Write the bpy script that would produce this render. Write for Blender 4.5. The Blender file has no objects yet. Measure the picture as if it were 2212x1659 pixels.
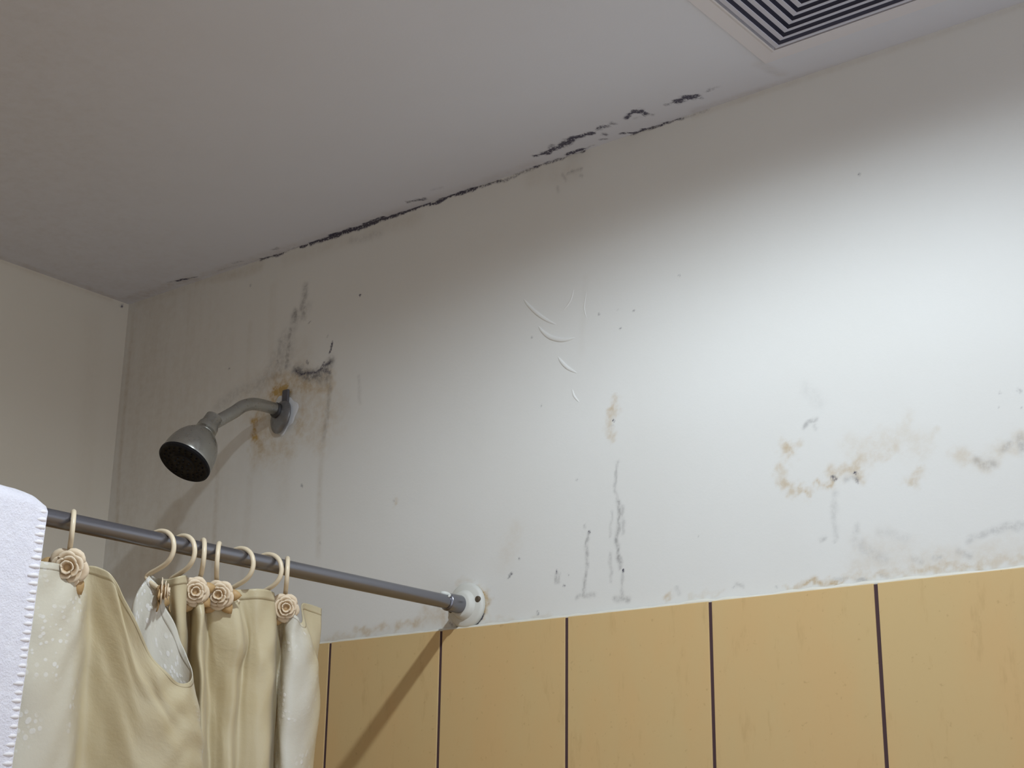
import bpy, bmesh, math, random
import numpy as np
from mathutils import Vector, Matrix

sc = bpy.context.scene
COL = sc.collection
# ------------------------------------------------------------------ camera, world, light, exposure
CAM = np.array([2.002860, -1.446350, 1.6])
R = np.array([[0.7823182, -0.5960972, 0.1806831], [0.6227424, 0.7424423, -0.2469239], [0.0130439, 0.3056921, 0.9520411]])
F, CX, CY = 3215.24, 1106.0, 829.5
cd = bpy.data.cameras.new('camera'); cam = bpy.data.objects.new('camera', cd); COL.objects.link(cam)
cd.sensor_width = 36.0; cd.lens = F / 2212 * 36; cd.clip_start = 0.02
M = Matrix.Identity(4)
for i in range(3):
    M[i][0] = R[i, 0]; M[i][1] = R[i, 2]; M[i][2] = -R[i, 1]; M[i][3] = CAM[i]
cam.matrix_world = M
sc.camera = cam
sc.view_settings.view_transform = 'Standard'; sc.view_settings.look = 'None'
sc.view_settings.gamma = 1.0; sc.view_settings.use_curve_mapping = False
sc.view_settings.exposure = 0.62
sc.cycles.use_denoising = True

w = bpy.data.worlds.new('room_ambience'); sc.world = w; w.use_nodes = True
wb = w.node_tree.nodes['Background']
wb.inputs[0].default_value = (0.93, 1.0, 1.14, 1); wb.inputs[1].default_value = 0.565

LAMP = (1.33, -0.68, 2.475)
LAMP_POWER = 13.5
ld = bpy.data.lights.new('ceiling_lamp_light', 'SPOT')
ld.energy = LAMP_POWER; ld.color = (0.86, 0.97, 1.06); ld.shadow_soft_size = 0.018
ld.spot_size = 2 * math.acos(0.055); ld.spot_blend = 0.42
lo = bpy.data.objects.new('ceiling_lamp_light', ld); COL.objects.link(lo); lo.location = LAMP

H = 2.498; HT = 1.881; X1 = 2.7; YB = -1.75
ROD = (0.7738, 1.9104)

def ray(px, py):
    return R @ np.array([(px - CX) / F, 1, -(py - CY) / F])
def on(ax, val, px, py):          # where the sight line through a photo point meets a plane of the room
    d = ray(px, py); return CAM + d * ((val - CAM[ax]) / d[ax])

# ------------------------------------------------------------------ helpers
def link(name, me, mats, parent=None, smooth=True):
    o = bpy.data.objects.new(name, me); COL.objects.link(o)
    for m in (mats if isinstance(mats, (list, tuple)) else [mats]): me.materials.append(m)
    if smooth: me.polygons.foreach_set('use_smooth', [True] * len(me.polygons))
    if parent is not None: o.parent = parent
    return o
def obj(name, bm, mat, parent=None, smooth=True, angle=None):
    bmesh.ops.recalc_face_normals(bm, faces=bm.faces[:])
    me = bpy.data.meshes.new(name); bm.to_mesh(me); bm.free()
    o = link(name, me, mat, parent, smooth)
    if smooth and angle: me.set_sharp_from_angle(angle=math.radians(angle))
    return o
def empty(name, loc, label, cat, group=None, rotz=0):
    o = bpy.data.objects.new(name, None); COL.objects.link(o); o.location = loc; o.rotation_euler = (0, 0, rotz)
    o.empty_display_size = 0.03
    o['label'] = label; o['category'] = cat
    if group: o['group'] = group
    return o
def box(bm, x0, x1, y0, y1, z0, z1, bevel=0):
    vs = [bm.verts.new(p) for p in ((x0,y0,z0),(x1,y0,z0),(x1,y1,z0),(x0,y1,z0),(x0,y0,z1),(x1,y0,z1),(x1,y1,z1),(x0,y1,z1))]
    fs = [bm.faces.new([vs[i] for i in f]) for f in ((0,3,2,1),(4,5,6,7),(0,1,5,4),(1,2,6,5),(2,3,7,6),(3,0,4,7))]
    if bevel:
        es = list({e for f in fs for e in f.edges})
        bmesh.ops.bevel(bm, geom=es, offset=bevel, segments=2, affect='EDGES', profile=0.5)
def frames(pts):
    pts = [Vector(p) for p in pts]; T = []
    for i in range(len(pts)):
        a = pts[max(i-1, 0)]; b = pts[min(i+1, len(pts)-1)]; T.append((b-a).normalized())
    n = T[0].orthogonal().normalized(); out = []
    for i, t in enumerate(T):
        n = (n - t * n.dot(t)).normalized(); out.append((pts[i], n, t.cross(n)))
    return out
def tube(bm, pts, rad, seg=12, flat=None):
    fr = frames(pts); rings = []
    for i, (p, n, b) in enumerate(fr):
        r = rad[i] if isinstance(rad, (list, tuple)) else rad
        rings.append([bm.verts.new(p + (n * math.cos(2*math.pi*k/seg) + b * math.sin(2*math.pi*k/seg)) * r) for k in range(seg)])
    for a, b in zip(rings, rings[1:]):
        for k in range(seg): bm.faces.new((a[k], a[(k+1) % seg], b[(k+1) % seg], b[k]))
    bm.faces.new(rings[0][::-1]); bm.faces.new(rings[-1])
def lathe(bm, prof, org, axis, seg=40, cap0=True, cap1=True):
    axis = Vector(axis).normalized(); n = axis.orthogonal().normalized(); b = axis.cross(n); org = Vector(org); rings = []
    for (d, r) in prof:
        rings.append([bm.verts.new(org + axis*d + (n*math.cos(2*math.pi*k/seg) + b*math.sin(2*math.pi*k/seg))*r) for k in range(seg)])
    for a, c in zip(rings, rings[1:]):
        for k in range(seg): bm.faces.new((a[k], a[(k+1) % seg], c[(k+1) % seg], c[k]))
    if cap0: bm.faces.new(rings[0][::-1])
    if cap1: bm.faces.new(rings[-1])
def catmull(P, n, closed=False):
    P = [np.array(p, float) for p in P]; out = []
    for i in range(len(P)-1):
        p0 = P[max(i-1, 0)]; p1 = P[i]; p2 = P[i+1]; p3 = P[min(i+2, len(P)-1)]
        for k in range(n):
            t = k / n
            out.append(0.5*((2*p1) + (-p0+p2)*t + (2*p0-5*p1+4*p2-p3)*t*t + (-p0+3*p1-3*p2+p3)*t**3))
    out.append(P[-1]); return out

# ------------------------------------------------------------------ materials
def mat(name, col=(.8,.8,.8), rough=.6, metal=0, spec=.5):
    m = bpy.data.materials.new(name); m.use_nodes = True
    b = m.node_tree.nodes['Principled BSDF']
    b.inputs['Base Color'].default_value = (*col, 1); b.inputs['Roughness'].default_value = rough
    b.inputs['Metallic'].default_value = metal; b.inputs['Specular IOR Level'].default_value = spec
    return m
class N:
    def __init__(s, m): s.nt = m.node_tree; s.b = s.nt.nodes['Principled BSDF']
    def new(s, t, **kw):
        n = s.nt.nodes.new(t)
        for k, v in kw.items():
            if k.startswith('i_'):
                n.inputs[k[2:].replace('_', ' ')].default_value = v
            else: setattr(n, k, v)
        return n
    def l(s, a, b): s.nt.links.new(a, b)
    def noise(s, vec, scale, detail=4, rough=.55):
        n = s.new('ShaderNodeTexNoise'); n.inputs['Scale'].default_value = scale; n.inputs['Detail'].default_value = detail
        n.inputs['Roughness'].default_value = rough
        if vec is not None: s.l(vec, n.inputs['Vector'])
        return n.outputs['Fac']
    def math(s, op, a, b=None, c=None, clamp=False):
        n = s.new('ShaderNodeMath', operation=op, use_clamp=clamp)
        for i, v in enumerate((a, b, c)):
            if v is None: continue
            if isinstance(v, (int, float)): n.inputs[i].default_value = v
            else: s.l(v, n.inputs[i])
        return n.outputs[0]
    def ramp(s, v, lo, hi, a=0., b=1.):
        n = s.new('ShaderNodeMapRange', interpolation_type='SMOOTHSTEP')
        s.l(v, n.inputs[0])
        for i, x in zip((1, 2, 3, 4), (lo, hi, a, b)): n.inputs[i].default_value = x
        return n.outputs[0]
    def mix(s, fac, a, b):
        n = s.new('ShaderNodeMix', data_type='RGBA')
        for i, v in ((0, fac), (6, a), (7, b)):
            if isinstance(v, (int, float)): n.inputs[i].default_value = v
            elif isinstance(v, tuple): n.inputs[i].default_value = (*v, 1)
            else: s.l(v, n.inputs[i])
        return n.outputs[2]
    def bump(s, h, strength, dist, normal=None):
        n = s.new('ShaderNodeBump'); n.inputs['Strength'].default_value = strength; n.inputs['Distance'].default_value = dist
        s.l(h, n.inputs['Height'])
        if normal is not None: s.l(normal, n.inputs['Normal'])
        return n.outputs[0]
    def coord(s, kind='Object'):
        return s.new('ShaderNodeTexCoord').outputs[kind]
    def scaled(s, vec, x, y, z):
        n = s.new('ShaderNodeMapping'); n.inputs['Scale'].default_value = (x, y, z); s.l(vec, n.inputs[0]); return n.outputs[0]
    def attr(s, name):
        return s.new('ShaderNodeAttribute', attribute_name=name).outputs['Fac']

def plaster(name, base, mould=(.055, .050, .085)):
    m = mat(name, base, .62, 0, .3); n = N(m); co = n.coord()
    big = n.noise(co, 5, 3); fine = n.noise(co, 260, 4, .65); med = n.noise(co, 70, 6, .7)
    streak = n.noise(n.scaled(co, 42, 42, 3.0), 1.0, 4, .6)
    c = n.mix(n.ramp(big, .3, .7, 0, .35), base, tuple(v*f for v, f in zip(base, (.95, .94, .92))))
    # grime: faint brown run marks, plus warm light painted over the left side
    g = n.math('MULTIPLY', n.attr('grime_warm_light'), n.ramp(streak, .30, .72, .65, 1.2), clamp=True)
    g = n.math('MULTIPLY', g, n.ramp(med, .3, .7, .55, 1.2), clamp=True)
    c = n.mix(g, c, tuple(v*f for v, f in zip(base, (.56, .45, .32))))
    r = n.math('MULTIPLY', n.attr('rust'), n.ramp(med, .36, .64, .55, 1.5), clamp=True)
    c = n.mix(r, c, (.50, .33, .12))
    ash = n.math('MULTIPLY', n.attr('ash'), n.ramp(n.noise(co, 120, 5, .7), .36, .62, .5, 1.5), clamp=True)
    c = n.mix(ash, c, (.17, .16, .16))
    k = n.math('MULTIPLY', n.attr('mould'), n.ramp(n.noise(co, 330, 5, .7), .32, .58, .35, 1.7), clamp=True)
    c = n.mix(n.ramp(k, .0, 1.15), c, mould)
    n.l(c, n.b.inputs['Base Color'])
    hgt = n.math('ADD', n.math('MULTIPLY', fine, .35), n.math('MULTIPLY', med, .65))
    n.l(n.bump(hgt, .25, .0012), n.b.inputs['Normal'])
    return m
M_wall = plaster('painted_plaster', (.80, .80, .775))
M_ceil = plaster('ceiling_paint', (.735, .745, .80))
M_left = plaster('painted_plaster_side', (.80, .745, .64))  # same plaster, with the left side's warm light put into its base colour

def tile_mat():
    m = mat('tan_ceramic_tile', (.55, .36, .18), .42, 0, .35); n = N(m); co = n.coord()
    a = n.noise(n.scaled(co, 9, 9, 4), 1, 4, .6); b = n.noise(n.scaled(co, 60, 60, 16), 1, 5, .65); s = n.noise(co, 160, 3)
    c = n.mix(n.ramp(a, .35, .65), (.68, .50, .245), (.70, .485, .23))
    c = n.mix(n.ramp(b, .56, .74, 0, .35), c, (.52, .34, .15))
    c = n.mix(n.ramp(s, .66, .76, 0, .25), c, (.36, .20, .08))
    n.l(c, n.b.inputs['Base Color']); n.l(n.bump(b, .12, .0006), n.b.inputs['Normal'])
    return m
M_tile = tile_mat()
M_grout = mat('dark_grout', (.075, .04, .045), .9)
M_caulk = mat('white_caulk', (.80, .78, .70), .5)
M_floor = mat('floor_tile', (.55, .42, .28), .5)

def metal_mat(name, col, rough, metal, amt=.3, dirt=(.12, .10, .07)):
    m = mat(name, col, rough, metal, .5); n = N(m); co = n.coord()
    a = n.noise(co, 28, 4, .6)
    n.l(n.mix(n.ramp(a, .42, .8, 0, amt), col, dirt), n.b.inputs['Base Color'])
    n.l(n.ramp(n.noise(co, 120, 4), .3, .7, rough-.08, rough+.12), n.b.inputs['Roughness'])
    return m
M_rod = mat('grey_enamelled_steel', (.25, .25, .28), .30, .92)
M_chrome = metal_mat('aged_chrome', (.42, .41, .375), .33, .85, .18)
M_nozzle = metal_mat('black_rubber_face', (.007, .0065, .008), .6, 0, .1)
M_nozzle.node_tree.nodes['Principled BSDF'].inputs['Specular IOR Level'].default_value = .2
M_flange = metal_mat('white_painted_flange', (.70, .70, .65), .5, 0, .12, (.45, .38, .28))
M_screw = metal_mat('rusty_screw', (.12, .09, .06), .6, .5)
M_hook = mat('cream_plastic', (.78, .66, .47), .35)
M_rose = mat('peach_resin', (.70, .47, .28), .55)
M_leaf = mat('tan_resin', (.50, .32, .14), .55)
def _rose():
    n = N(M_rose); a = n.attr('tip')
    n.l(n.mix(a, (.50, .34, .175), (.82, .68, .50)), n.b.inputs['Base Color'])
_rose()
M_blade = mat('vent_blade_enamel', (.66, .66, .76), .5)
M_ventshade = mat('vent_shade_backing', (.085, .085, .13), .9)  # shade inside the duct, painted as the colour of a flat plate
M_ventframe = mat('vent_flange_enamel', (.76, .73, .75), .55)

def cloth_mat():
    m = mat('cream_satin', (.83, .77, .58), .42, 0, .5); n = N(m)
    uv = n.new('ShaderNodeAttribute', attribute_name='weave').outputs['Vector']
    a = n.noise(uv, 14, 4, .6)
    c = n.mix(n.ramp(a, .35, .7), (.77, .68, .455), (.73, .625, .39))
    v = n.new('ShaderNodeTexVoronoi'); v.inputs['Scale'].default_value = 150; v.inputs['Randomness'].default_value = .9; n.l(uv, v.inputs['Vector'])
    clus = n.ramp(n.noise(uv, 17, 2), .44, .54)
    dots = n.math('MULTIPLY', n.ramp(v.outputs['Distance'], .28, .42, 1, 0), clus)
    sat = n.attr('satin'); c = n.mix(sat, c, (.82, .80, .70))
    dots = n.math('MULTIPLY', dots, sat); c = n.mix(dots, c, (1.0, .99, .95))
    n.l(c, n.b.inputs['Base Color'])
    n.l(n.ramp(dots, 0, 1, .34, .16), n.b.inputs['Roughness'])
    n.b.inputs['Sheen Weight'].default_value = .1
    h = n.math('ADD', n.math('MULTIPLY', n.noise(uv, 34, 6, .65), 1.6), n.math('MULTIPLY', dots, .35))
    nb = n.bump(h, .45, .0016); n.l(nb, n.b.inputs['Normal'])
    t = n.new('ShaderNodeBsdfTranslucent'); t.inputs[0].default_value = (.72, .56, .28, 1)
    mx = n.new('ShaderNodeMixShader'); mx.inputs[0].default_value = .28
    n.l(n.b.outputs[0], mx.inputs[1]); n.l(t.outputs[0], mx.inputs[2])
    n.l(mx.outputs[0], n.nt.nodes['Material Output'].inputs[0])
    return m
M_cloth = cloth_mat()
def towel_mat():
    m = mat('white_terry', (.88, .86, .93), .95, 0, .1); n = N(m); co = n.coord()
    n.b.inputs['Sheen Weight'].default_value = .5
    a = n.noise(co, 420, 4, .7); b = n.noise(co, 90, 4, .6)
    n.l(n.mix(n.ramp(b, .35, .65, 0, .6), (.90, .88, .95), (.82, .80, .88)), n.b.inputs['Base Color'])
    n.l(n.bump(n.math('ADD', a, b), .6, .003), n.b.inputs['Normal'])
    return m
M_towel = towel_mat()

# ------------------------------------------------------------------ marks on wall and ceiling (worked out in plane coordinates)
CORNER = [  # polylines on the wall/ceiling joint: photo points, width px, strength
    ([(382,607),(392,604),(402,603)], 5, 1.0), ([(402,603),(428,597)], 3, .5), ([(362,610),(382,607)], 3, .3),
    ([(565,560),(590,553),(612,547)], 4, .7), ([(470,585),(520,572),(565,560)], 3, .25), ([(612,547),(650,531)], 3, .3),
    ([(650,532),(665,529)], 4, .85), ([(672,526),(700,517),(735,505)], 6, 1.0), ([(735,505),(760,497),(800,483)], 6, 1.05),
    ([(715,508),(760,493)], 6, .95), ([(800,483),(835,471),(860,462)], 5, 1.1), ([(785,483),(830,468)], 5, .85),
    ([(862,461),(900,449),(940,436)], 4, 1.0), ([(940,436),(975,423),(1000,414)], 5, 1.05), ([(1000,414),(1030,405)], 5, .85),
    ([(1030,405),(1065,395),(1090,388)], 4, .6), ([(1090,388),(1125,374),(1150,364)], 6, .4),
    ([(1155,360),(1165,357)], 4, .8), ([(1165,357),(1200,346),(1220,340)], 4, .5),
    ([(1224,334),(1240,328),(1262,322)], 6, 1.05), ([(1262,322),(1285,314)], 3, .35), ([(1298,302),(1310,300)], 5, .5),
    ([(1340,289),(1350,287)], 4, .6), ([(1350,288),(1372,288),(1392,281)], 4, .8), ([(1390,279),(1410,275)], 6, .75),
    ([(1410,276),(1440,266),(1475,256)], 4, .65), ([(1475,256),(1530,238)], 5, .25)]
CEIL_M = [([(1158,337),(1175,331)], 4, .7), ([(1175,332),(1195,323),(1212,314)], 6, 1.0), ([(1212,314),(1228,306),(1240,299)], 8, 1.05),
    ([(1245,297),(1258,291),(1275,286)], 5, .9), ([(1188,318),(1192,314)], 6, .4), ([(1288,279),(1300,275),(1312,274)], 6, .6), ([(1320,268),(1325,266)], 4, .5),
    ([(1348,254),(1355,247),(1370,241)], 5, 1.0), ([(1365,242),(1385,240),(1392,245)], 5, .95), ([(1392,246),(1410,247)], 3, .35), ([(1380,252),(1372,256)], 5, .2),
    ([(1462,217),(1478,213),(1490,211)], 7, .85), ([(1485,211),(1508,207)], 6, .85), ([(1440,224),(1460,219)], 4, .35), ([(1508,211),(1515,213)], 4, .4),
    ([(1528,197),(1536,194)], 4, .35), ([(1545,193),(1550,188)], 4, .25), ([(1302,290),(1306,291)], 4, .5),
    ([(882,438),(900,434),(918,427)], 4, .55), ([(590,539),(602,536)], 4, .35), ([(505,568),(518,565)], 3, .3), ([(930,412),(960,405)], 4, .18),
    ([(1660,152),(1676,155)], 5, .12)]
WALL_M = [([(640,803),(650,809),(660,808)], 4, .6), ([(664,806),(685,803)], 4, .55), ([(685,802),(700,792),(712,783)], 5, .55), ([(693,797),(700,783)], 4, .5),
    ([(700,800),(713,806)], 7, .45), ([(712,762),(716,750),(719,738)], 3.5, .75), ([(708,726),(710,722)], 3, .3), ([(661,781),(664,786)], 4, .45),
    ([(666,700),(670,696)], 3, .35), ([(262,660),(264,662)], 4, .9), ([(268,655),(282,652)], 3, .35), ([(778,637),(779,638)], 3, .9),
    ([(540,614),(541,616)], 3, .5), ([(494,796),(497,794)], 3, .4), ([(600,780),(602,784)], 3, .35), ([(1326,909),(1328,910)], 3, .9), ([(1348,1232),(1349,1234)], 3.5, 1.1),
    ([(1272,1147),(1273,1150)], 3.5, .8), ([(1101,1243),(1104,1240)], 5, .6), ([(1098,1248),(1100,1249)], 3, .5), ([(1121,1207),(1122,1208)], 3, .45), ([(1199,1234),(1200,1236)], 3, .6), ([(1228,1241),(1229,1243)], 3, .35),
    ([(1217,1265),(1218,1266)], 3, .55), ([(1161,1328),(1161,1322)], 4, .45), ([(1147,728),(1148,729)], 3, .4), ([(1167,875),(1168,876)], 3, .4), ([(1294,678),(1296,679)], 3, .5),
    ([(1369,670),(1371,670)], 3.5, .45), ([(1335,668),(1336,669)], 3, .3), ([(1340,710),(1341,709)], 3, .5), ([(1467,594),(1468,595)], 3, .6), ([(1246,1037),(1247,1037)], 3, .4),
    ([(652,1047),(653,1049)], 4, .5), ([(848,1082),(849,1083)], 3, .4), ([(1510,1158),(1511,1158)], 3, .35), ([(1856,374),(1857,376)], 3.5, .5), ([(690,1172),(691,1174)], 3, .3),
    ([(1797,1032),(1805,1038)], 6, .55), ([(1846,1019),(1850,1021)], 4, .8), ([(1850,1034),(1852,1040)], 5, .45), ([(1582,1268),(1584,1269)], 3, .5), ([(1676,1268),(1680,1268)], 4, .3),
    ([(1025,1349),(1038,1338),(1046,1326)], 4, .9), ([(985,1357),(1005,1356),(1025,1352)], 3, .6), ([(974,1345),(978,1352)], 4, .4), ([(2157,846),(2159,847)], 4, .4), ([(2200,842),(2204,846)], 6, .3), ([(2157,880),(2158,881)], 3, .3), ([(2206,883),(2208,884)], 3, .35), ([(1326,920),(1318,922)], 3, .2)]
WALL_A = [([(660,618),(658,645),(652,665)], 8, .35), ([(655,650),(655,685)], 9, .35), ([(638,675),(634,692)], 9, .5), ([(628,712),(622,750),(618,790)], 8, .38), ([(605,740),(600,800)], 10, .25),
    ([(592,770),(580,800)], 14, .15), ([(640,800),(665,812),(700,803),(712,785)], 13, .6), ([(660,665),(640,690),(628,720),(622,790)], 16, .16), ([(690,815),(708,820)], 14, .35), ([(620,730),(600,800),(560,830)], 22, .18), ([(470,880),(510,850),(560,830)], 14, .15), ([(712,800),(713,850),(706,900),(700,950)], 6, .22), ([(775,815),(778,870)], 5, .12), ([(1333,1000),(1330,1040),(1334,1085)], 4, .25), ([(1337,1085),(1338,1120),(1333,1165)], 5, .38),
    ([(1333,1165),(1336,1200),(1340,1225)], 5, .42), ([(1345,1095),(1347,1150)], 5, .2), ([(1346,1235),(1345,1290)], 4, .22), ([(1322,1105),(1318,1160)], 3, .2), ([(1318,1195),(1320,1255)], 4, .22),
    ([(1328,1292),(1358,1294)], 6, .3), ([(1271,1150),(1268,1200),(1264,1250),(1263,1290)], 4, .32), ([(1248,1289),(1282,1287)], 5, .22), ([(1262,1133),(1264,1140)], 3, .25), ([(1200,1238),(1201,1258)], 4, .3), ([(1208,1240),(1207,1260)], 3, .2),
    ([(1736,922),(1748,913),(1766,905)], 5, .3), ([(1760,918),(1762,924)], 5, .15), ([(1805,1065),(1802,1120),(1807,1160)], 7, .14), ([(1772,1167),(1780,1164)], 5, .22), ([(1803,1165),(1806,1168)], 4, .25),
    ([(1850,1030),(1832,1036)], 7, .2), ([(2108,992),(2125,1000),(2145,1003)], 9, .22), ([(2165,968),(2178,958)], 9, .2), ([(2205,950),(2212,970)], 10, .25), ([(1853,1135),(1852,1148)], 6, .15), ([(1850,1170),(1880,1195),(1910,1205)], 12, .12),
    ([(2075,1190),(2095,1198)], 8, .2), ([(2095,1165),(2130,1150)], 8, .18), ([(2145,1145),(2175,1140),(2212,1136)], 9, .2), ([(1975,1205),(1990,1210)], 6, .15), ([(2015,1206),(2035,1207)], 4, .2), ([(1900,1150),(1960,1160)], 10, .08),
    ([(1770,870),(1740,840)], 16, .06), ([(1850,1254),(1870,1255)], 4, .3), ([(1800,1250),(1830,1252)], 4, .2), ([(1900,1245),(1915,1246)], 4, .2), ([(1470,1285),(1465,1272)], 5, .2), ([(1590,1262),(1604,1266)], 5, .2),
    ([(820,505),(760,520)], 10, .12), ([(1225,376),(1245,368),(1258,364)], 3, .35), ([(1215,380),(1220,392)], 4, .22), ([(1254,378),(1257,380)], 4, .22), ([(1204,405),(1208,415)], 4, .15)]
WALL_R = [([(596,845),(612,835)], 15, 1.1), ([(590,858),(625,850)], 12, .7), ([(552,905),(550,945)], 13, .8), ([(575,930),(590,960)], 14, .35), ([(650,835),(708,822)], 14, .4), ([(1043,1278),(1050,1300),(1048,1322)], 9, .9), ([(600,825),(640,830),(705,830)], 24, .42), ([(560,900),(560,970)], 24, .40), ([(600,975),(560,985)], 24, .25), ([(660,905),(690,960)], 22, .22), ([(600,840),(690,900)], 60, .22), ([(608,835),(600,852)], 16, .75), ([(590,850),(612,860)], 18, .5), ([(625,830),(660,838)], 16, .35), ([(680,825),(705,835)], 16, .4), ([(555,905),(548,940)], 14, .5), ([(552,930),(558,960)], 16, .45),
    ([(575,955),(625,965)], 26, .25), ([(650,890),(652,925)], 14, .35), ([(650,860),(680,900)], 34, .16), ([(560,860),(600,950)], 60, .14), ([(1328,868),(1324,905)], 8, .38), ([(1318,915),(1316,945),(1330,940)], 8, .28),
    ([(1690,968),(1706,982)], 11, .42), ([(1716,962),(1730,958)], 8, .2), ([(1688,1005),(1692,1050)], 9, .25), ([(1692,1048),(1715,1060)], 9, .35), ([(1728,1048),(1745,1058),(1747,1068)], 6, .4), ([(1765,1045),(1800,1046)], 6, .4),
    ([(1800,1030),(1850,1015)], 14, .3), ([(1835,1020),(1845,1010),(1855,1003)], 12, .35), ([(1850,1000),(1880,985),(1930,975)], 14, .22), ([(1850,965),(1910,955),(1980,960)], 26, .14), ([(1960,905),(1950,950)], 14, .12), ([(1985,1010),(1975,1040)], 10, .28),
    ([(2060,985),(2100,990),(2140,1000)], 13, .2), ([(2150,970),(2212,955)], 16, .22), ([(2005,940),(2025,930)], 8, .12), ([(1742,1262),(1770,1258),(1790,1262)], 8, .5), ([(1795,1262),(1825,1256)], 5, .55),
    ([(1700,1270),(1740,1266)], 6, .3), ([(1830,1252),(1900,1240),(1980,1236)], 9, .26), ([(1980,1236),(2060,1228),(2120,1222)], 10, .32), ([(2120,1222),(2212,1210)], 10, .24), ([(1850,1220),(1950,1215),(2100,1200),(2212,1185)], 22, .12),
    ([(1870,1190),(1960,1195)], 30, .10), ([(1440,1285),(1452,1282)], 6, .4), ([(1500,1285),(1560,1276)], 6, .14), ([(700,1385),(760,1378)], 7, .2), ([(770,1362),(800,1368),(830,1355)], 7, .3), ([(860,1350),(910,1345)], 8, .3),
    ([(920,1330),(955,1325)], 14, .3), ([(945,1300),(965,1345)], 8, .25), ([(1040,1262),(1050,1290)], 7, .2), ([(1042,1285),(1048,1315)], 7, .5), ([(1046,1310),(1040,1335)], 6, .35), ([(990,1258),(1020,1258)], 5, .15), ([(1090,1205),(1115,1150)], 22, .08), ([(848,1080),(850,1085)], 6, .3),
    ([(1050,1345),(1150,1338),(1230,1330)], 5, .15)]
WALL_G = [([(300,700),(330,950),(300,1250)], 260, .24), ([(288,680),(272,850),(258,1000),(250,1200)], 9, .45), ([(300,690),(300,760)], 16, .12), ([(380,640),(375,900)], 20, .12), ([(470,1000),(462,1180),(460,1300)], 10, .30), ([(395,1060),(370,1180)], 18, .25),  # first, widest stroke paints warm light over the left; the rest are brown streaks
    ([(540,700),(532,860)], 12, .12), ([(565,960),(540,1030),(520,1300)], 14, .15), ([(700,900),(690,1060),(688,1200)], 8, .22), ([(712,830),(708,900)], 6, .25), ([(620,960),(610,1080)], 26, .1), ([(650,760),(650,830)], 40, .16),
    ([(590,620),(585,760)], 12, .12), ([(500,700),(495,800)], 8, .08), ([(420,610),(520,590),(560,575)], 14, .3), ([(300,655),(400,625)], 14, .3), ([(1265,600),(1255,760)], 8, .05), ([(620,560),(900,470)], 18, .14), ([(1150,385),(1240,370)], 22, .14),
    ([(700,1390),(960,1340)], 16, .15), ([(1500,250),(1700,183),(2000,82),(2212,10)], 8, .16)]
CEIL_G = [([(-100,50),(0,450),(250,620)], 330, .16), ([(270,650),(420,600)], 20, .4), ([(420,600),(640,530)], 16, .25), ([(0,555),(130,600),(265,650)], 14, .35), ([(1500,240),(1700,175),(2000,85),(2212,12)], 12, .22), ([(640,530),(1160,352)], 14, .15), ([(1640,140),(1690,160)], 14, .2)]  # first, widest stroke paints warm light at the left; others run browner along joints

def field(strokes, ax, val, c0, c1, P0, P1, scale=.62, warp=0):
    out = np.zeros(P0.shape)
    if warp:
        k = np.random.RandomState(11)
        W0 = 0*P0; W1 = 0*P0
        for fr, am in ((90, 1.0), (170, .8), (330, .6), (620, .5), (1100, .3)):
            for _ in range(3):
                a = k.uniform(0, 2*math.pi); ph = k.uniform(0, 6.28, 2); cx_, sx_ = math.cos(a)*fr, math.sin(a)*fr
                W0 = W0 + am*np.sin(P0*cx_ + P1*sx_ + ph[0]); W1 = W1 + am*np.sin(P0*sx_*1.1 - P1*cx_ + ph[1])
        P0 = P0 + W0*warp; P1 = P1 + W1*warp
    for pts, wd, amp in strokes:
        q = [on(ax, val, *p) for p in pts]
        dist = np.linalg.norm(np.mean(q, axis=0) - CAM)
        w = wd * dist / F * scale
        q = [(a[c0], a[c1]) for a in q]
        xs = [a[0] for a in q]; zs = [a[1] for a in q]; mrg = 3.2*w + .002
        sel = (P0 > min(xs)-mrg) & (P0 < max(xs)+mrg) & (P1 > min(zs)-mrg) & (P1 < max(zs)+mrg)
        if not sel.any(): continue
        a0, a1 = P0[sel], P1[sel]; d2 = np.full(a0.shape, 1e9)
        for (x0, z0), (x1, z1) in zip(q, q[1:]):
            dx, dz = x1-x0, z1-z0; L = dx*dx + dz*dz + 1e-12
            t = np.clip(((a0-x0)*dx + (a1-z0)*dz) / L, 0, 1)
            d2 = np.minimum(d2, (a0-x0-t*dx)**2 + (a1-z0-t*dz)**2)
        out[sel] = np.maximum(out[sel], amp * np.exp(-(d2 / w**2)**1.2))
    return out
def grid_mesh(name, A, B, place):
    A = np.array(A); B = np.array(B); P0, P1 = np.meshgrid(A, B, indexing='ij'); na, nb = P0.shape
    co = place(P0, P1).reshape(-1, 3)
    i, j = np.meshgrid(np.arange(na-1), np.arange(nb-1), indexing='ij'); k = (i*nb + j).ravel()
    f = np.stack([k, k+nb, k+nb+1, k+1], 1)
    me = bpy.data.meshes.new(name)
    me.vertices.add(len(co)); me.vertices.foreach_set('co', co.astype(np.float32).ravel())
    me.loops.add(f.size); me.loops.foreach_set('vertex_index', f.astype(np.int32).ravel())
    me.polygons.add(len(f)); me.polygons.foreach_set('loop_start', np.arange(0, f.size, 4, dtype=np.int32))
    me.update(calc_edges=True); me.validate()
    return me, P0, P1
def put(me, name, arr):
    at = me.attributes.new(name, 'FLOAT', 'POINT'); at.data.foreach_set('value', np.ascontiguousarray(arr, dtype=np.float32).ravel())
def structure(o, name=None):
    o['kind'] = 'structure'; return o

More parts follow.
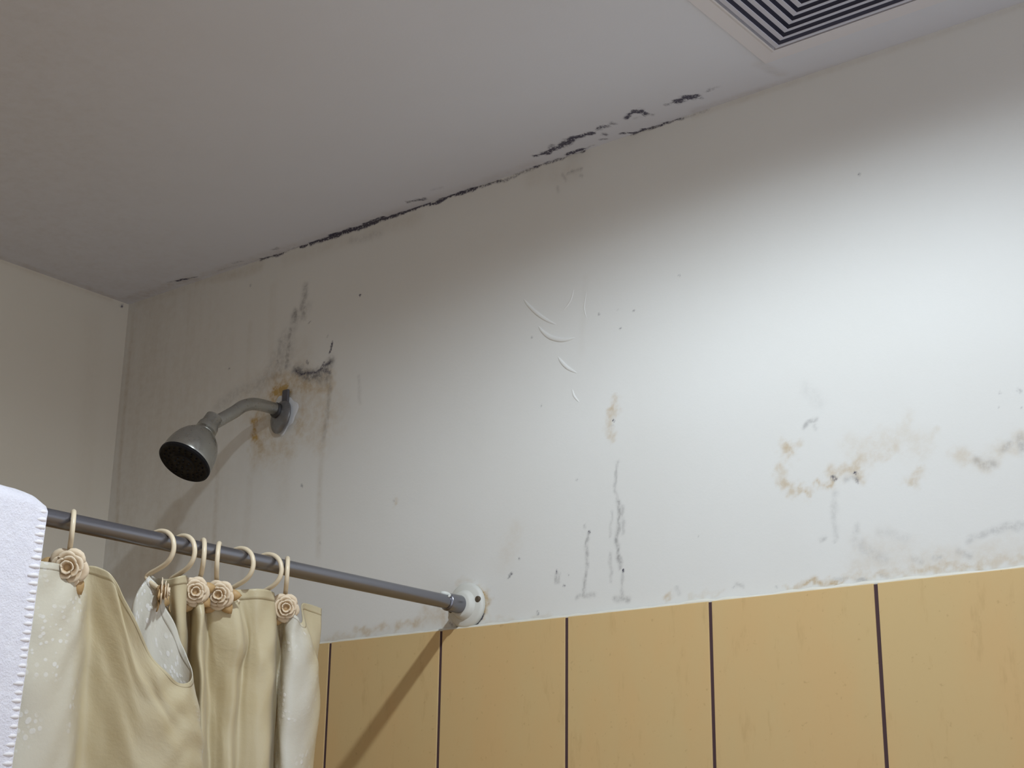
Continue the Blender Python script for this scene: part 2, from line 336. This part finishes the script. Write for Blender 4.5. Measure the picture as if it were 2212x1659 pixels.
# main wall: fine grid where the marks are, coarse elsewhere
st = .0021
A = list(np.arange(0, 1.6, st)) + list(np.linspace(1.6, X1, 12)); B = [0, .5, 1.0, 1.5] + list(np.arange(1.86, H, st)) + [H]
me, P0, P1 = grid_mesh('wall_back', A, B, lambda a, b: np.stack([a, 0*a, b], -1))
put(me, 'mould', np.maximum(field(CORNER, 1, 0, 0, 2, P0, P1, .85, .0005), field(WALL_M, 1, 0, 0, 2, P0, P1, .8, .0004))); put(me, 'ash', field(WALL_A, 1, 0, 0, 2, P0, P1, 1.0, .0005))
put(me, 'rust', field(WALL_R, 1, 0, 0, 2, P0, P1, 1.15, .0016)); put(me, 'grime_warm_light', field(WALL_G, 1, 0, 0, 2, P0, P1, 1.0))
wall_back = structure(link('wall_back', me, M_wall))
wall_back['label'] = 'stained white plaster wall above the tan tiles'
A = list(np.arange(0, 1.6, st)) + list(np.linspace(1.6, X1, 12)); B = list(np.linspace(YB, -.45, 30)) + list(np.arange(-.44, 0, st)) + [0]
me, P0, P1 = grid_mesh('ceiling', A, B, lambda a, b: np.stack([a, b, H + 0*a], -1))
put(me, 'mould', np.maximum(field(CORNER, 2, H, 0, 1, P0, P1, .85, .0005), field(CEIL_M, 2, H, 0, 1, P0, P1, 1.35, .0009))); put(me, 'ash', 0*P0); put(me, 'rust', 0*P0)
put(me, 'grime_warm_light', field(CEIL_G, 2, H, 0, 1, P0, P1, 1.0))
ceiling = structure(link('ceiling', me, M_ceil))
A = list(np.linspace(YB, 0, 400)); B = [0, 1] + list(np.linspace(1.86, H, 160))
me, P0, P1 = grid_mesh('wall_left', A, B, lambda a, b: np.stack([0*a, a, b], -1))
put(me, 'grime_warm_light', field([([(240,648),(100,600),(0,562)], 9, .2), ([(285,670),(268,850),(250,1100)], 9, .35), ([(200,700),(180,1100)], 40, .08)], 0, 0, 1, 2, P0, P1))
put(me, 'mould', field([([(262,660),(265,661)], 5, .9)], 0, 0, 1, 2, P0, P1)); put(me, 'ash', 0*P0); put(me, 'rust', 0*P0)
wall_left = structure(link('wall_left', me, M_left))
bm = bmesh.new(); box(bm, 0, X1, YB-.06, YB, 0, H); structure(obj('wall_front', bm, mat('warm_wall_paint', (.62, .48, .32), .6), smooth=False))
bm = bmesh.new(); box(bm, 0, X1, YB-.06, .06, -.05, 0); structure(obj('floor', bm, M_floor, smooth=False))

# tiles up to HT: tall tiles with dark joints
G0, TW, GW = 0.1391, 0.1998, 0.0042
def tile_run(bm, lo, hi, g0, put_):
    xs = [lo] + [g0 + i*TW for i in range(-2, 40) if lo < g0 + i*TW < hi] + [hi]
    for a, b in zip(xs, xs[1:]):
        z = HT
        while z > .02:
            z2 = max(z - .40, .0); put_(bm, a + (GW/2 if a > lo else 0), b - (GW/2 if b < hi else 0), z2 + (GW if z2 > 0 else 0), z); z = z2
bm = bmesh.new()
tile_run(bm, .0105, X1, G0, lambda bm, a, b, z0, z1: box(bm, a, b, -.010, -.001, z0, z1, .0009))
tc = obj('tile_cladding', bm, M_tile, wall_back, smooth=False)
bm = bmesh.new(); box(bm, 0, X1, -.0090, -.0005, 0, HT-.001); obj('grout', bm, M_grout, tc, smooth=False)
bm = bmesh.new()
rnd = random.Random(3)
pts = [(x, -.004 + rnd.uniform(-.0008, .0008), HT + .0005 + rnd.uniform(-.0007, .0007)) for x in np.arange(.002, X1, .012)]
tube(bm, pts, [.0030 + rnd.uniform(-.0007, .0007) for _ in pts], 8); obj('caulk_line', bm, M_caulk, wall_back)
bm = bmesh.new()
tile_run(bm, YB, -.0105, -.15, lambda bm, a, b, z0, z1: box(bm, .001, .010, a, b, z0, z1, .0009))
tc = obj('tile_cladding', bm, M_tile, wall_left, smooth=False)
bm = bmesh.new(); box(bm, .0005, .0090, YB, -.001, 0, HT-.001); obj('grout', bm, M_grout, tc, smooth=False)

# wrinkled paint on the wall: raised crescents
def crescent(pts, rmax):
    bm = bmesh.new(); P = catmull([on(1, 0, *p) for p in pts], 8); n = len(P); rings = []
    fr = frames(P)
    for i, (p, _, _) in enumerate(fr):
        t = (Vector(P[min(i+1, n-1)]) - Vector(P[max(i-1, 0)])).normalized(); side = t.cross(Vector((0, 1, 0))).normalized()
        s = math.sin(math.pi * (i + .4) / (n - .2)) ** .7
        rings.append([bm.verts.new(p + side*(rmax*1.25*s*math.cos(a)) + Vector((0, -1, 0))*(rmax*.75*s*math.sin(a)) + Vector((0, .0003, 0))) for a in np.linspace(0, math.pi, 9)])
    for a, b in zip(rings, rings[1:]):
        for k in range(8): bm.faces.new((a[k], a[k+1], b[k+1], b[k]))
    return obj('paint_wrinkle', bm, M_wall_plain, wall_back)
M_wall_plain = mat('wrinkled_paint', (.80, .80, .775), .62, 0, .3)
crescent([(1130,645),(1142,660),(1160,677),(1182,692),(1203,702)], .0022)
crescent([(1162,703),(1172,716),(1188,728),(1210,734),(1228,733),(1243,729)], .0027)
crescent([(1205,770),(1214,783),(1228,796),(1247,806)], .0021)
crescent([(1236,840),(1240,855),(1252,870)], .0014)
crescent([(1240,622),(1232,650),(1215,672)], .0012)
crescent([(1268,625),(1262,665),(1268,690)], .0010)

# ------------------------------------------------------------------ ceiling lamp (above the picture) that lights the wall
t = empty('ceiling_lamp', (LAMP[0], LAMP[1], H), 'round white ceiling lamp above the middle of the bathroom', 'lamp')
bm = bmesh.new(); lathe(bm, [(0, .11), (.028, .11), (.030, .105), (.026, .098), (.006, .096)], (0, 0, 0), (0, 0, -1), 48, True, True)
obj('lamp_housing', bm, M_flange, t, angle=35)
bulb = mat('lit_bulb', (1, 1, 1), .4); bulb.node_tree.nodes['Principled BSDF'].inputs['Emission Color'].default_value = (.9, .97, 1, 1)
bulb.node_tree.nodes['Principled BSDF'].inputs['Emission Strength'].default_value = 3
bm = bmesh.new(); lathe(bm, [(.004, .03), (.010, .045), (.012, .02)], (0, 0, 0), (0, 0, -1), 32); obj('bulb', bm, bulb, t)

# ------------------------------------------------------------------ ceiling vent
VX, VY, HALF = 1.2864, -.0815, .156
vc = (VX + HALF, VY - HALF)
t = empty('ceiling_vent', (vc[0], vc[1], H), 'square white ceiling air diffuser with nested louvres', 'vent')
def sq(bm, rings, zc=0):
    R_ = [[bm.verts.new((sx*h, sy*h, z)) for sx, sy in ((-1,-1),(1,-1),(1,1),(-1,1))] for h, z in rings]
    for a, b in zip(R_, R_[1:]):
        for k in range(4): bm.faces.new((a[k], a[(k+1) % 4], b[(k+1) % 4], b[k]))
    return R_
bm = bmesh.new()
sq(bm, [(HALF+.024, -.0005), (HALF+.0235, -.003), (HALF+.004, -.0045), (HALF, -.0065), (HALF-.002, -.0065), (HALF-.002, -.0005)])
obj('vent_frame', bm, M_ventframe, t, smooth=False)
bm = bmesh.new(); vs = [bm.verts.new((sx*HALF, sy*HALF, -.0012)) for sx, sy in ((-1,-1),(-1,1),(1,1),(1,-1))]; bm.faces.new(vs)
vs2 = [bm.verts.new((sx*HALF, sy*HALF, -.0006)) for sx, sy in ((-1,-1),(1,-1),(1,1),(-1,1))]; bm.faces.new(vs2)
obj('shade_backing', bm, M_ventshade, t, smooth=False)  # flat dark sheet in place of a shaded opening
for k in range(11):
    h = HALF - .0065 - k*.0122
    bm = bmesh.new(); sq(bm, [(h, -.0075), (h-.0080, -.0105), (h-.0082, -.0098), (h-.0006, -.0066), (h, -.0075)])
    obj('louvre', bm, M_blade, t, smooth=False)
bm = bmesh.new(); box(bm, -.014, .014, -.014, .014, -.011, -.0015, .001); obj('centre_plate', bm, M_blade, t, smooth=False)

# ------------------------------------------------------------------ shower head on its arm
SX, SZ = .4052, 2.2335
t = empty('wall_shower', (SX, 0, SZ), 'chrome shower head with black face on a bent arm from the wall', 'shower')
def L(y, z): return (0, y, z - SZ)
arm = catmull([L(.004, 2.2345), L(-.030, 2.2350), L(-.058, 2.2325), L(-.078, 2.2245), L(-.095, 2.2110), L(-.118, 2.1945), L(-.134, 2.1830)], 8)
bm = bmesh.new(); tube(bm, arm, .0092, 20); obj('arm', bm, M_chrome, t)
c0 = Vector(L(-.1395, 2.1790)); ax = Vector((0, -.0345, -.0560)).normalized()
bm = bmesh.new(); lathe(bm, [(-.016, .0095), (-.014, .0125), (.000, .0130), (.003, .0150), (.012, .0155), (.014, .0125), (.018, .0118)], c0 - ax*.004, ax, 36)
obj('coupling', bm, M_chrome, t, angle=40)
bm = bmesh.new(); lathe(bm, [(.012, .0110), (.014, .0165), (.018, .0215), (.025, .0272), (.034, .0320), (.044, .0352), (.054, .0368), (.063, .0372), (.069, .0368), (.071, .0352)], c0, ax, 56)
hd = obj('head', bm, M_chrome, t, angle=50)
bm = bmesh.new(); lathe(bm, [(.0665, .0366), (.068, .0382), (.0715, .0380), (.0735, .0355), (.0720, .0335), (.0725, .018), (.0745, .0165), (.0750, .0)][:-1], c0, ax, 56)
fp = obj('spray_face', bm, M_nozzle, t, angle=40)
n0 = ax.orthogonal().normalized(); b0 = ax.cross(n0)
bm = bmesh.new()
for rr, cnt in ((.029, 20), (.023, 16), (.012, 8), (.006, 4)):
    for k in range(cnt):
        a = 2*math.pi*k/cnt; o_ = c0 + ax*(.072 if rr > .017 else .0743) + (n0*math.cos(a) + b0*math.sin(a))*rr
        lathe(bm, [(0, .0014), (.0016, .0011), (.0021, .0006)], o_, ax, 8)
obj('nozzles', bm, mat('nozzle_rubber', (.012, .012, .014), .6, 0, .2), fp)['kind'] = 'stuff'
bm = bmesh.new()   # wall plate hanging askew on the arm
tilt = Vector((-.22, -1, .10)).normalized()
lathe(bm, [(0, .0255), (.002, .0262), (.004, .0250), (.008, .0190), (.010, .0120), (.0102, .0100)], Vector((.001, -.0035, -.0080)), tilt, 40)
obj('wall_plate', bm, metal_mat('tarnished_plate', (.24, .245, .26), .35, .7, .5), t, angle=40)
bm = bmesh.new(); box(bm, .0020, .0150, -.0075, -.003, .008, .0330, .0018); obj('plate_tab', bm, metal_mat('tarnished_tab', (.13, .13, .15), .45, .6, .4), t, smooth=False)
bm = bmesh.new(); lathe(bm, [(0, .0115), (.004, .0118), (.007, .0095)], Vector((0, -.012, 0)), (0, -1, 0), 24); obj('arm_collar', bm, metal_mat('dark_collar', (.05, .05, .055), .5, .5, .2), t)
bm = bmesh.new()
ring = []
for k in range(40):
    a = 2*math.pi*k/40; rr = .0262 + .0035*math.sin(3*a+1) + .002*math.sin(7*a)
    ring.append((bm.verts.new((.002 + rr*math.cos(a), -.0003, -.003 + 1.12*rr*math.sin(a))), bm.verts.new((.002 + .93*rr*math.cos(a), -.0022, -.003 + 1.05*rr*math.sin(a)))))
for k in range(40):
    a, b = ring[k], ring[(k+1) % 40]; bm.faces.new((a[0], b[0], b[1], a[1]))
bm.faces.new([r[1] for r in ring]); obj('plaster_collar', bm, mat('white_filler', (.66, .66, .66), .7), t)

# ------------------------------------------------------------------ curtain rod and its flange
t = empty('curtain_rod', (ROD[0], 0, ROD[1]), 'grey metal shower curtain rod fixed to the wall by a round white flange', 'curtain rod')
RR = .0088
bm = bmesh.new(); lathe(bm, [(.014, RR), (-YB - .012, RR)], (0, 0, 0), (0, -1, 0), 32); rod = obj('tube', bm, M_rod, t, angle=40)
bm = bmesh.new(); lathe(bm, [(.010, .0112), (.012, .0116), (.040, .0112), (.0405, .0104), (.0425, .0095)], (0, 0, 0), (0, -1, 0), 32)
obj('rod_sleeve', bm, M_rod, t, angle=40)
bm = bmesh.new()
lathe(bm, [(.0006, .0285), (.004, .0292), (.0065, .0282), (.0080, .0255), (.0095, .0190), (.0150, .0160), (.0165, .0140)], (.0015, 0, 0), (0, -1, 0), 44)
fl = obj('flange', bm, M_flange, t, angle=45)
bm = bmesh.new()
for s in (1, -1): 
    lathe(bm, [(.0065, .0042), (.0092, .0040), (.0102, .0028)], (.0015 + s*.0222, 0, s*.0055 if s > 0 else -.004), (0, -1, 0), 20)
    obj('screw', bm, M_screw, fl, angle=40); bm = bmesh.new()
bm.free()
bm = bmesh.new(); P = []
for k in range(12):
    a = math.radians(150 - k*11); rr = RR + .0008
    P.append((rr*math.cos(a), -.0455 + .0035*math.sin(k*.9), rr*math.sin(a)))
tube(bm, P, [.0008 + .0022*math.sin(math.pi*(k+.5)/12) for k in range(12)], 8); obj('paint_chip', bm, mat('white_paint_splash', (.72, .73, .68), .6), rod)
bm = bmesh.new(); lathe(bm, [(0, .0285), (.004, .0292), (.0095, .0190), (.0165, .0140)], (0, YB + .0005, 0), (0, 1, 0), 44); obj('flange', bm, M_flange, t, angle=45)

# ------------------------------------------------------------------ rose curtain hooks
def petal(bm, tipl, ang, r0, r1, lift, wid, curl, rnd):
    nu, nv = 7, 6; g = []
    for i in range(nu):
        u = -1 + 2*i/(nu-1); row = []
        for j in range(nv):
            v = j/(nv-1); rad = r0 + (r1-r0)*v*(1 - .16*u*u) + rnd.uniform(-.0003, .0003); a = ang + u*wid*(.55 + .45*math.sin(v*2.2))
            h = lift*(1 - (1-v)**1.2*0) * math.sin(v*1.25) - curl*v**4 + rnd.uniform(-.0003, .0003)
            vtx = bm.verts.new((h, rad*math.cos(a), rad*math.sin(a))); row.append(vtx); tipl.append((vtx, v))
        g.append(row)
    for i in range(nu-1):
        for j in range(nv-1): bm.faces.new((g[i][j], g[i+1][j], g[i+1][j+1], g[i][j+1]))
def make_hook(seed=1):
    rnd = random.Random(seed)
    root = empty('curtain_hook', (0, 0, 0), 'x', 'curtain hook', 'rose shower curtain hooks on the rod')
    mm = .001
    path = catmull([(-21*mm,0,12.6*mm),(-13*mm,0,15.6*mm),(-4*mm,0,16.2*mm),(6*mm,0,13.5*mm),(14*mm,0,7*mm),(17.6*mm,0,-3*mm),(15.4*mm,0,-12*mm),(8*mm,0,-19*mm),(-4*mm,0,-23.5*mm),(-16*mm,0,-27*mm),(-20.5*mm,0,-29.5*mm),(-19*mm,0,-33*mm),(-12*mm,0,-38*mm),(-2*mm,0,-43*mm)], 6)
    n = len(path); bm = bmesh.new()
    tube(bm, path, [.0018 + .0008*min(1, i/5) if i < 6 else .0026 for i in range(n)], 12); obj('wire', bm, M_hook, root)
    bm = bmesh.new(); tl = []
    for k in range(5): petal(bm, tl, k*2*math.pi/5 + .3, .002, .0158, .0035, .72, .0020, rnd)
    for k in range(5): petal(bm, tl, k*2*math.pi/5 + .95, .002, .0125, .0072, .75, .0012, rnd)
    for k in range(4): petal(bm, tl, k*2*math.pi/4 + .2, .0015, .0088, .0095, .85, .0003, rnd)
    for k in range(3): petal(bm, tl, k*2*math.pi/3 + .7, .001, .0050, .0108, 1.1, -.0004, rnd)
    lathe(bm, [(-.003, .005), (.001, .008), (.0055, .004), (.007, .001)], (0, 0, 0), (1, 0, 0), 12)
    bm.verts.ensure_lookup_table(); bm.verts.index_update()
    me = bpy.data.meshes.new('rose'); vals = [0.0]*len(bm.verts)
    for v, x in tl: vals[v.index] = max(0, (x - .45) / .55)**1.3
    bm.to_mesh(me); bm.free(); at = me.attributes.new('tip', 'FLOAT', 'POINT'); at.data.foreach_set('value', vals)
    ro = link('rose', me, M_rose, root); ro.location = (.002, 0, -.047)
    so = ro.modifiers.new('thick', 'SOLIDIFY'); so.thickness = .0009; so.offset = 0
    for a in (math.radians(205), math.radians(275), math.radians(330)):
        bm = bmesh.new(); g = []
        for i in range(7):
            v = i/6; wv = .0062*math.sin(math.pi*min(1, .12 + v*.88))*(1 if v < 1 else 0); r = .008 + .0150*v
            g.append([bm.verts.new((-.0015 + .0022*math.sin(v*3) - .001*abs(s), r*math.cos(a) - s*wv*math.sin(a), r*math.sin(a) + s*wv*math.cos(a))) for s in (-1, 0, 1)])
        for p, q in zip(g, g[1:]):
            for k in range(2): bm.faces.new((p[k], p[k+1], q[k+1], q[k]))
        lf = obj('leaf', bm, M_leaf, ro); so = lf.modifiers.new('thick', 'SOLIDIFY'); so.thickness = .0009
    return root
def copy_tree(o, parent=None):
    c = o.copy(); COL.objects.link(c)
    if parent is not None: c.parent = parent
    for ch in list(o.children): copy_tree(ch, c)
    return c
def pt(px, py, off=0):                        # a point in the upright plane of the rod, shifted OFF mm towards the room
    return on(0, ROD[0] + off*.001, px, py)
HOOKS = [  # y along the rod from a photo point, turn about the vertical (deg), label
    (157, 1126, -33, 'cream hook with a peach rose hanging alone at the far left beside the white towel'),
    (352, 1171, 2, 'cream crook-shaped hook turned side-on above the sagging swag of the curtain'),
    (399, 1181, -2, 'second side-on crook hook, just right of the one over the swag'),
    (438, 1189, -34, 'narrow front-on hook with the left rose of the touching pair'),
    (472, 1196, -43, 'narrow front-on hook with the right rose of the touching pair'),
    (524, 1207, 1, 'side-on crook hook directly right of the touching pair of roses'),
    (584, 1220, 3, 'side-on crook hook, the last before the end rose of the curtain'),
    (620, 1228, -41, 'narrow front-on hook with the rose nearest the wall flange'),
]
proto = make_hook(); rnd_h = random.Random(4)
for i, (px, py, rot, lab) in enumerate(HOOKS):
    o = proto if i == 0 else copy_tree(proto)
    y = pt(px, py)[1]; o.location = (ROD[0], y, ROD[1] - .0045); o.rotation_euler = (0, 0, math.radians(rot)); o['label'] = lab
    ro = [c for c in o.children if c.name.startswith('rose')][0]
    s_ = 1.28 if i == 0 else 1.04
    ro.scale = (s_, s_, s_); ro.location = (.003, 0, -.0405); ro.rotation_euler = (rnd_h.uniform(-1, 1), .15, rnd_h.uniform(-.15, .15))
    if i in (3, 4): ro.location.y = -.006 if i == 3 else .004
    if rot > -20: ro.location = (-.010 if i != 1 else .002, 0, -.047); ro.rotation_euler = (0, 0, math.radians(178 if i != 1 else 50)); ro.scale = (.92, .92, .92)

# ------------------------------------------------------------------ shower curtain
C = [  # each column of the cloth: hem, two points down, foot; (photo x, photo y, mm towards the room)
 [(-150,1190,0),(-160,1300,2),(-165,1450,5),(-170,1700,5)],
 [(-40,1200,-6),(-50,1300,-10),(-70,1450,-12),(-90,1700,-12)],
 [(60,1209,5),(50,1300,8),(30,1450,10),(0,1700,10)],
 [(120,1218,6),(115,1300,12),(98,1450,18),(75,1700,20)],
 [(150,1222,2),(153,1300,10),(140,1450,17),(118,1700,20)],
 [(172,1222,-1),(176,1300,5),(166,1450,10),(148,1700,10)],
 [(186,1222,-3),(192,1310,-8),(183,1450,-14),(163,1700,-18)],
 [(215,1226,6),(228,1330,4),(223,1480,-2),(215,1700,-8)],
 [(245,1246,16),(262,1350,18),(268,1500,16),(262,1700,10)],
 [(275,1306,24),(290,1420,25),(306,1540,26),(310,1700,22)],
 [(310,1385,30),(325,1460,32),(342,1560,32),(350,1700,28)],
 [(350,1445,33),(360,1500,35),(378,1590,34),(385,1700,30)],
 [(393,1476,31),(400,1520,31),(412,1600,30),(417,1700,26)],
 [(415,1462,22),(430,1530,18),(437,1610,15),(440,1700,12)],
 [(404,1420,12),(392,1500,4),(390,1600,0),(385,1700,-4)],
 [(385,1370,4),(350,1450,-3),(345,1580,-6),(345,1700,-8)],
 [(362,1318,-2),(318,1390,-10),(315,1560,-14),(315,1700,-16)],
 [(340,1265,-8),(293,1335,-17),(302,1500,-20),(305,1700,-20)],
 [(326,1243,-13),(285,1308,-24),(295,1480,-27),(300,1700,-27)],
 [(338,1248,-20),(320,1330,-32),(330,1500,-33),(330,1700,-33)],
 [(362,1251,-8),(366,1340,-12),(370,1500,-20),(370,1700,-20)],
 [(382,1246,4),(384,1340,2),(386,1500,-10),(386,1700,-10)],
 [(400,1243,4),(399,1340,0),(398,1500,-8),(396,1700,-8)],
 [(403,1252,-14),(405,1340,-26),(406,1500,-26),(406,1700,-26)],
 [(411,1278,-14),(413,1350,-20),(414,1500,-18),(414,1700,-18)],
 [(424,1290,0),(427,1350,4),(429,1500,8),(430,1700,8)],
 [(436,1292,2),(438,1350,6),(440,1500,9),(441,1700,9)],
 [(441,1292,-8),(443,1350,-16),(446,1500,-18),(447,1700,-18)],
 [(455,1294,-4),(462,1370,-6),(466,1500,-12),(464,1700,-10)],
 [(478,1290,3),(497,1375,9),(488,1500,0),(482,1700,2)],
 [(498,1285,5),(524,1372,15),(508,1490,5),(498,1700,6)],
 [(510,1274,0),(531,1384,-6),(516,1500,-9),(508,1700,-6)],
 [(530,1273,2),(541,1380,-2),(536,1500,0),(532,1700,2)],
 [(556,1272,8),(562,1380,7),(561,1500,9),(556,1700,10)],
 [(585,1276,7),(590,1380,8),(584,1500,9),(577,1700,9)],
 [(592,1284,-4),(600,1380,-12),(592,1500,-13),(584,1700,-13)],
 [(604,1304,2),(607,1390,-18),(599,1520,-20),(591,1700,-20)],
 [(625,1316,6),(622,1385,6),(612,1520,8),(604,1700,8)],
 [(636,1330,10),(644,1385,14),(646,1520,16),(634,1700,15)],
 [(652,1345,8),(677,1402,8),(689,1490,8),(671,1700,6)],
 [(650,1306,-5),(668,1375,-3),(684,1500,0),(665,1700,-2)],
 [(672,1305,-9),(680,1385,-8),(682,1490,-6),(660,1700,-6)],
 [(698,1314,-14),(688,1391,-13),(680,1490,-12),(655,1700,-12)],
]
NU, FOOT = 7, .28
cols = []
for c in C:
    p = [pt(*q) for q in c]; foot = np.array([p[3][0], p[3][1], FOOT]); mid = np.array([p[3][0], p[3][1], 1.3])
    cols.append(np.array(p + [mid, foot]))
ctrl = [catmull([c[r] for c in cols], NU) for r in range(6)]           # along the cloth
nu = len(ctrl[0]); grid = []
for i in range(nu):
    cp = [ctrl[r][i] for r in range(6)]
    a = catmull(cp[:4], 14); a = a[:-1] + catmull([cp[3], cp[4], cp[5]], 12)
    grid.append(a)
grid = np.array(grid); nv = grid.shape[1]
# soft hand wrinkles
U = np.cumsum(np.r_[0, np.linalg.norm(np.diff(grid[:, 20], axis=0), axis=1)]); V = np.cumsum(np.r_[0, np.linalg.norm(np.diff(grid[nu//2], axis=0), axis=1)])
UU, VV = np.meshgrid(U, V, indexing='ij')
wr = .0012*np.sin(UU*160 + 3*np.sin(VV*38)) * np.exp(-VV*9) + .0010*np.sin(VV*95 + 5*np.sin(UU*40)) + .0008*np.sin(UU*70 - VV*55)
grid[..., 0] += wr
ci = np.arange(nu) / NU
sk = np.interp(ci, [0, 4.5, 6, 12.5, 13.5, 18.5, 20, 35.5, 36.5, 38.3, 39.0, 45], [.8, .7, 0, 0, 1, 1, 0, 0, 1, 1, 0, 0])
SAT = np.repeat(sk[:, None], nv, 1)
def cloth(name, g, uu, vv, parent, thick, sa):
    me, _, _ = grid_mesh(name, range(g.shape[0]), range(g.shape[1]), lambda a, b: g)
    at = me.attributes.new('weave', 'FLOAT_VECTOR', 'POINT')
    at.data.foreach_set('vector', np.stack([uu, vv, 0*uu], -1).astype(np.float32).ravel())
    o = link(name, me, M_cloth, parent); s = o.modifiers.new('thick', 'SOLIDIFY'); s.thickness = thick; s.offset = 0
    put(me, 'satin', sa)
    return o
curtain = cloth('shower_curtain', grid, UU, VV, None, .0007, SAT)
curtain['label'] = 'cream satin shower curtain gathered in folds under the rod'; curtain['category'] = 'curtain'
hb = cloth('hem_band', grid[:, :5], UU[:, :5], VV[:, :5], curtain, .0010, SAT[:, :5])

# ------------------------------------------------------------------ white towel over the rod
towel = empty('towel', (ROD[0], -.66, ROD[1]), 'thick white stitched-edge towel draped over the rod at left', 'towel')
ed0 = -.6425
def edge(z):                       # the side edge drifts towards the back as it hangs
    return ed0 - .055*max(0, ROD[1] - z)
prof = []
rr = RR + .0050
for z in np.linspace(1.25, ROD[1], 60): prof.append((-rr - .010*math.sin((ROD[1]-z)*4)*0 - .004, z))
for a in np.linspace(180, 0, 18)[1:-1]: prof.append(((rr+.004)*math.cos(math.radians(a)), ROD[1] + (rr)*math.sin(math.radians(a))))
for z in np.linspace(ROD[1], 1.05, 80): prof.append((rr + .004 + .012*math.sin(min(1, (ROD[1]-z)*2)*1.5), z))
ny = 46; g = np.zeros((len(prof), ny, 3)); rn = np.random.RandomState(5)
for i, (x, z) in enumerate(prof):
    e = edge(z)
    for j in range(ny):
        s = j/(ny-1); y = e - s*.46
        bulge = .0035*math.sin(j*.5 + z*9)*(1 - math.exp(-s*6)); top = .004*(1 - math.exp(-s*14)) if z >= ROD[1] - .0005 else 0
        sgn = 1 if x > 0 else -1
        g[i, j] = (x + sgn*bulge*.8, y, z + top - (.006*math.exp(-s*60) if z >= ROD[1] else 0))
g += rn.normal(0, .00022, g.shape)
g -= np.array([ROD[0]*0, -.66, ROD[1]])
me, _, _ = grid_mesh('towel_cloth', range(len(prof)), range(ny), lambda a, b: g)
tw = link('towel_cloth', me, M_towel, towel); s = tw.modifiers.new('thick', 'SOLIDIFY'); s.thickness = .0075; s.offset = 0
bv = tw.modifiers.new('round', 'BEVEL'); bv.width = .003; bv.segments = 3; bv.limit_method = 'ANGLE'; bv.angle_limit = math.radians(50)
bm = bmesh.new(); k = 0; z = ROD[1] + .002
acc = [Vector(g[i, 0]) for i in range(68, len(prof))]
S_ = [0]
for q, nx in zip(acc, acc[1:]): S_.append(S_[-1] + (nx - q).length)
pos = .003
while pos < S_[-1]:
    k = max(i for i in range(len(S_)) if S_[i] <= pos); k = min(k, len(acc)-2)
    c = acc[k].lerp(acc[k+1], (pos - S_[k]) / max(1e-6, S_[k+1] - S_[k])); pos += .0078 + rnd.uniform(-.0008, .0008)
    out = Vector((c.x, 0, max(c.z, 0))).normalized() if c.z > 0 else Vector((1, 0, 0)); w_ = rnd.uniform(.009, .012)
    tube(bm, [c + Vector((0, -w_, -.001)) + out*.0024, c + Vector((0, -w_*.5, 0)) + out*.0034, c + Vector((0, -.0022, 0)) + out*.0030, c + Vector((0, -.0010, 0)), c + Vector((0, -.0022, 0)) - out*.0030], [.0012, .0020, .0022, .0020, .0012], 8)
obj('blanket_stitch', bm, mat('white_yarn', (.90, .87, .88), .8), tw)
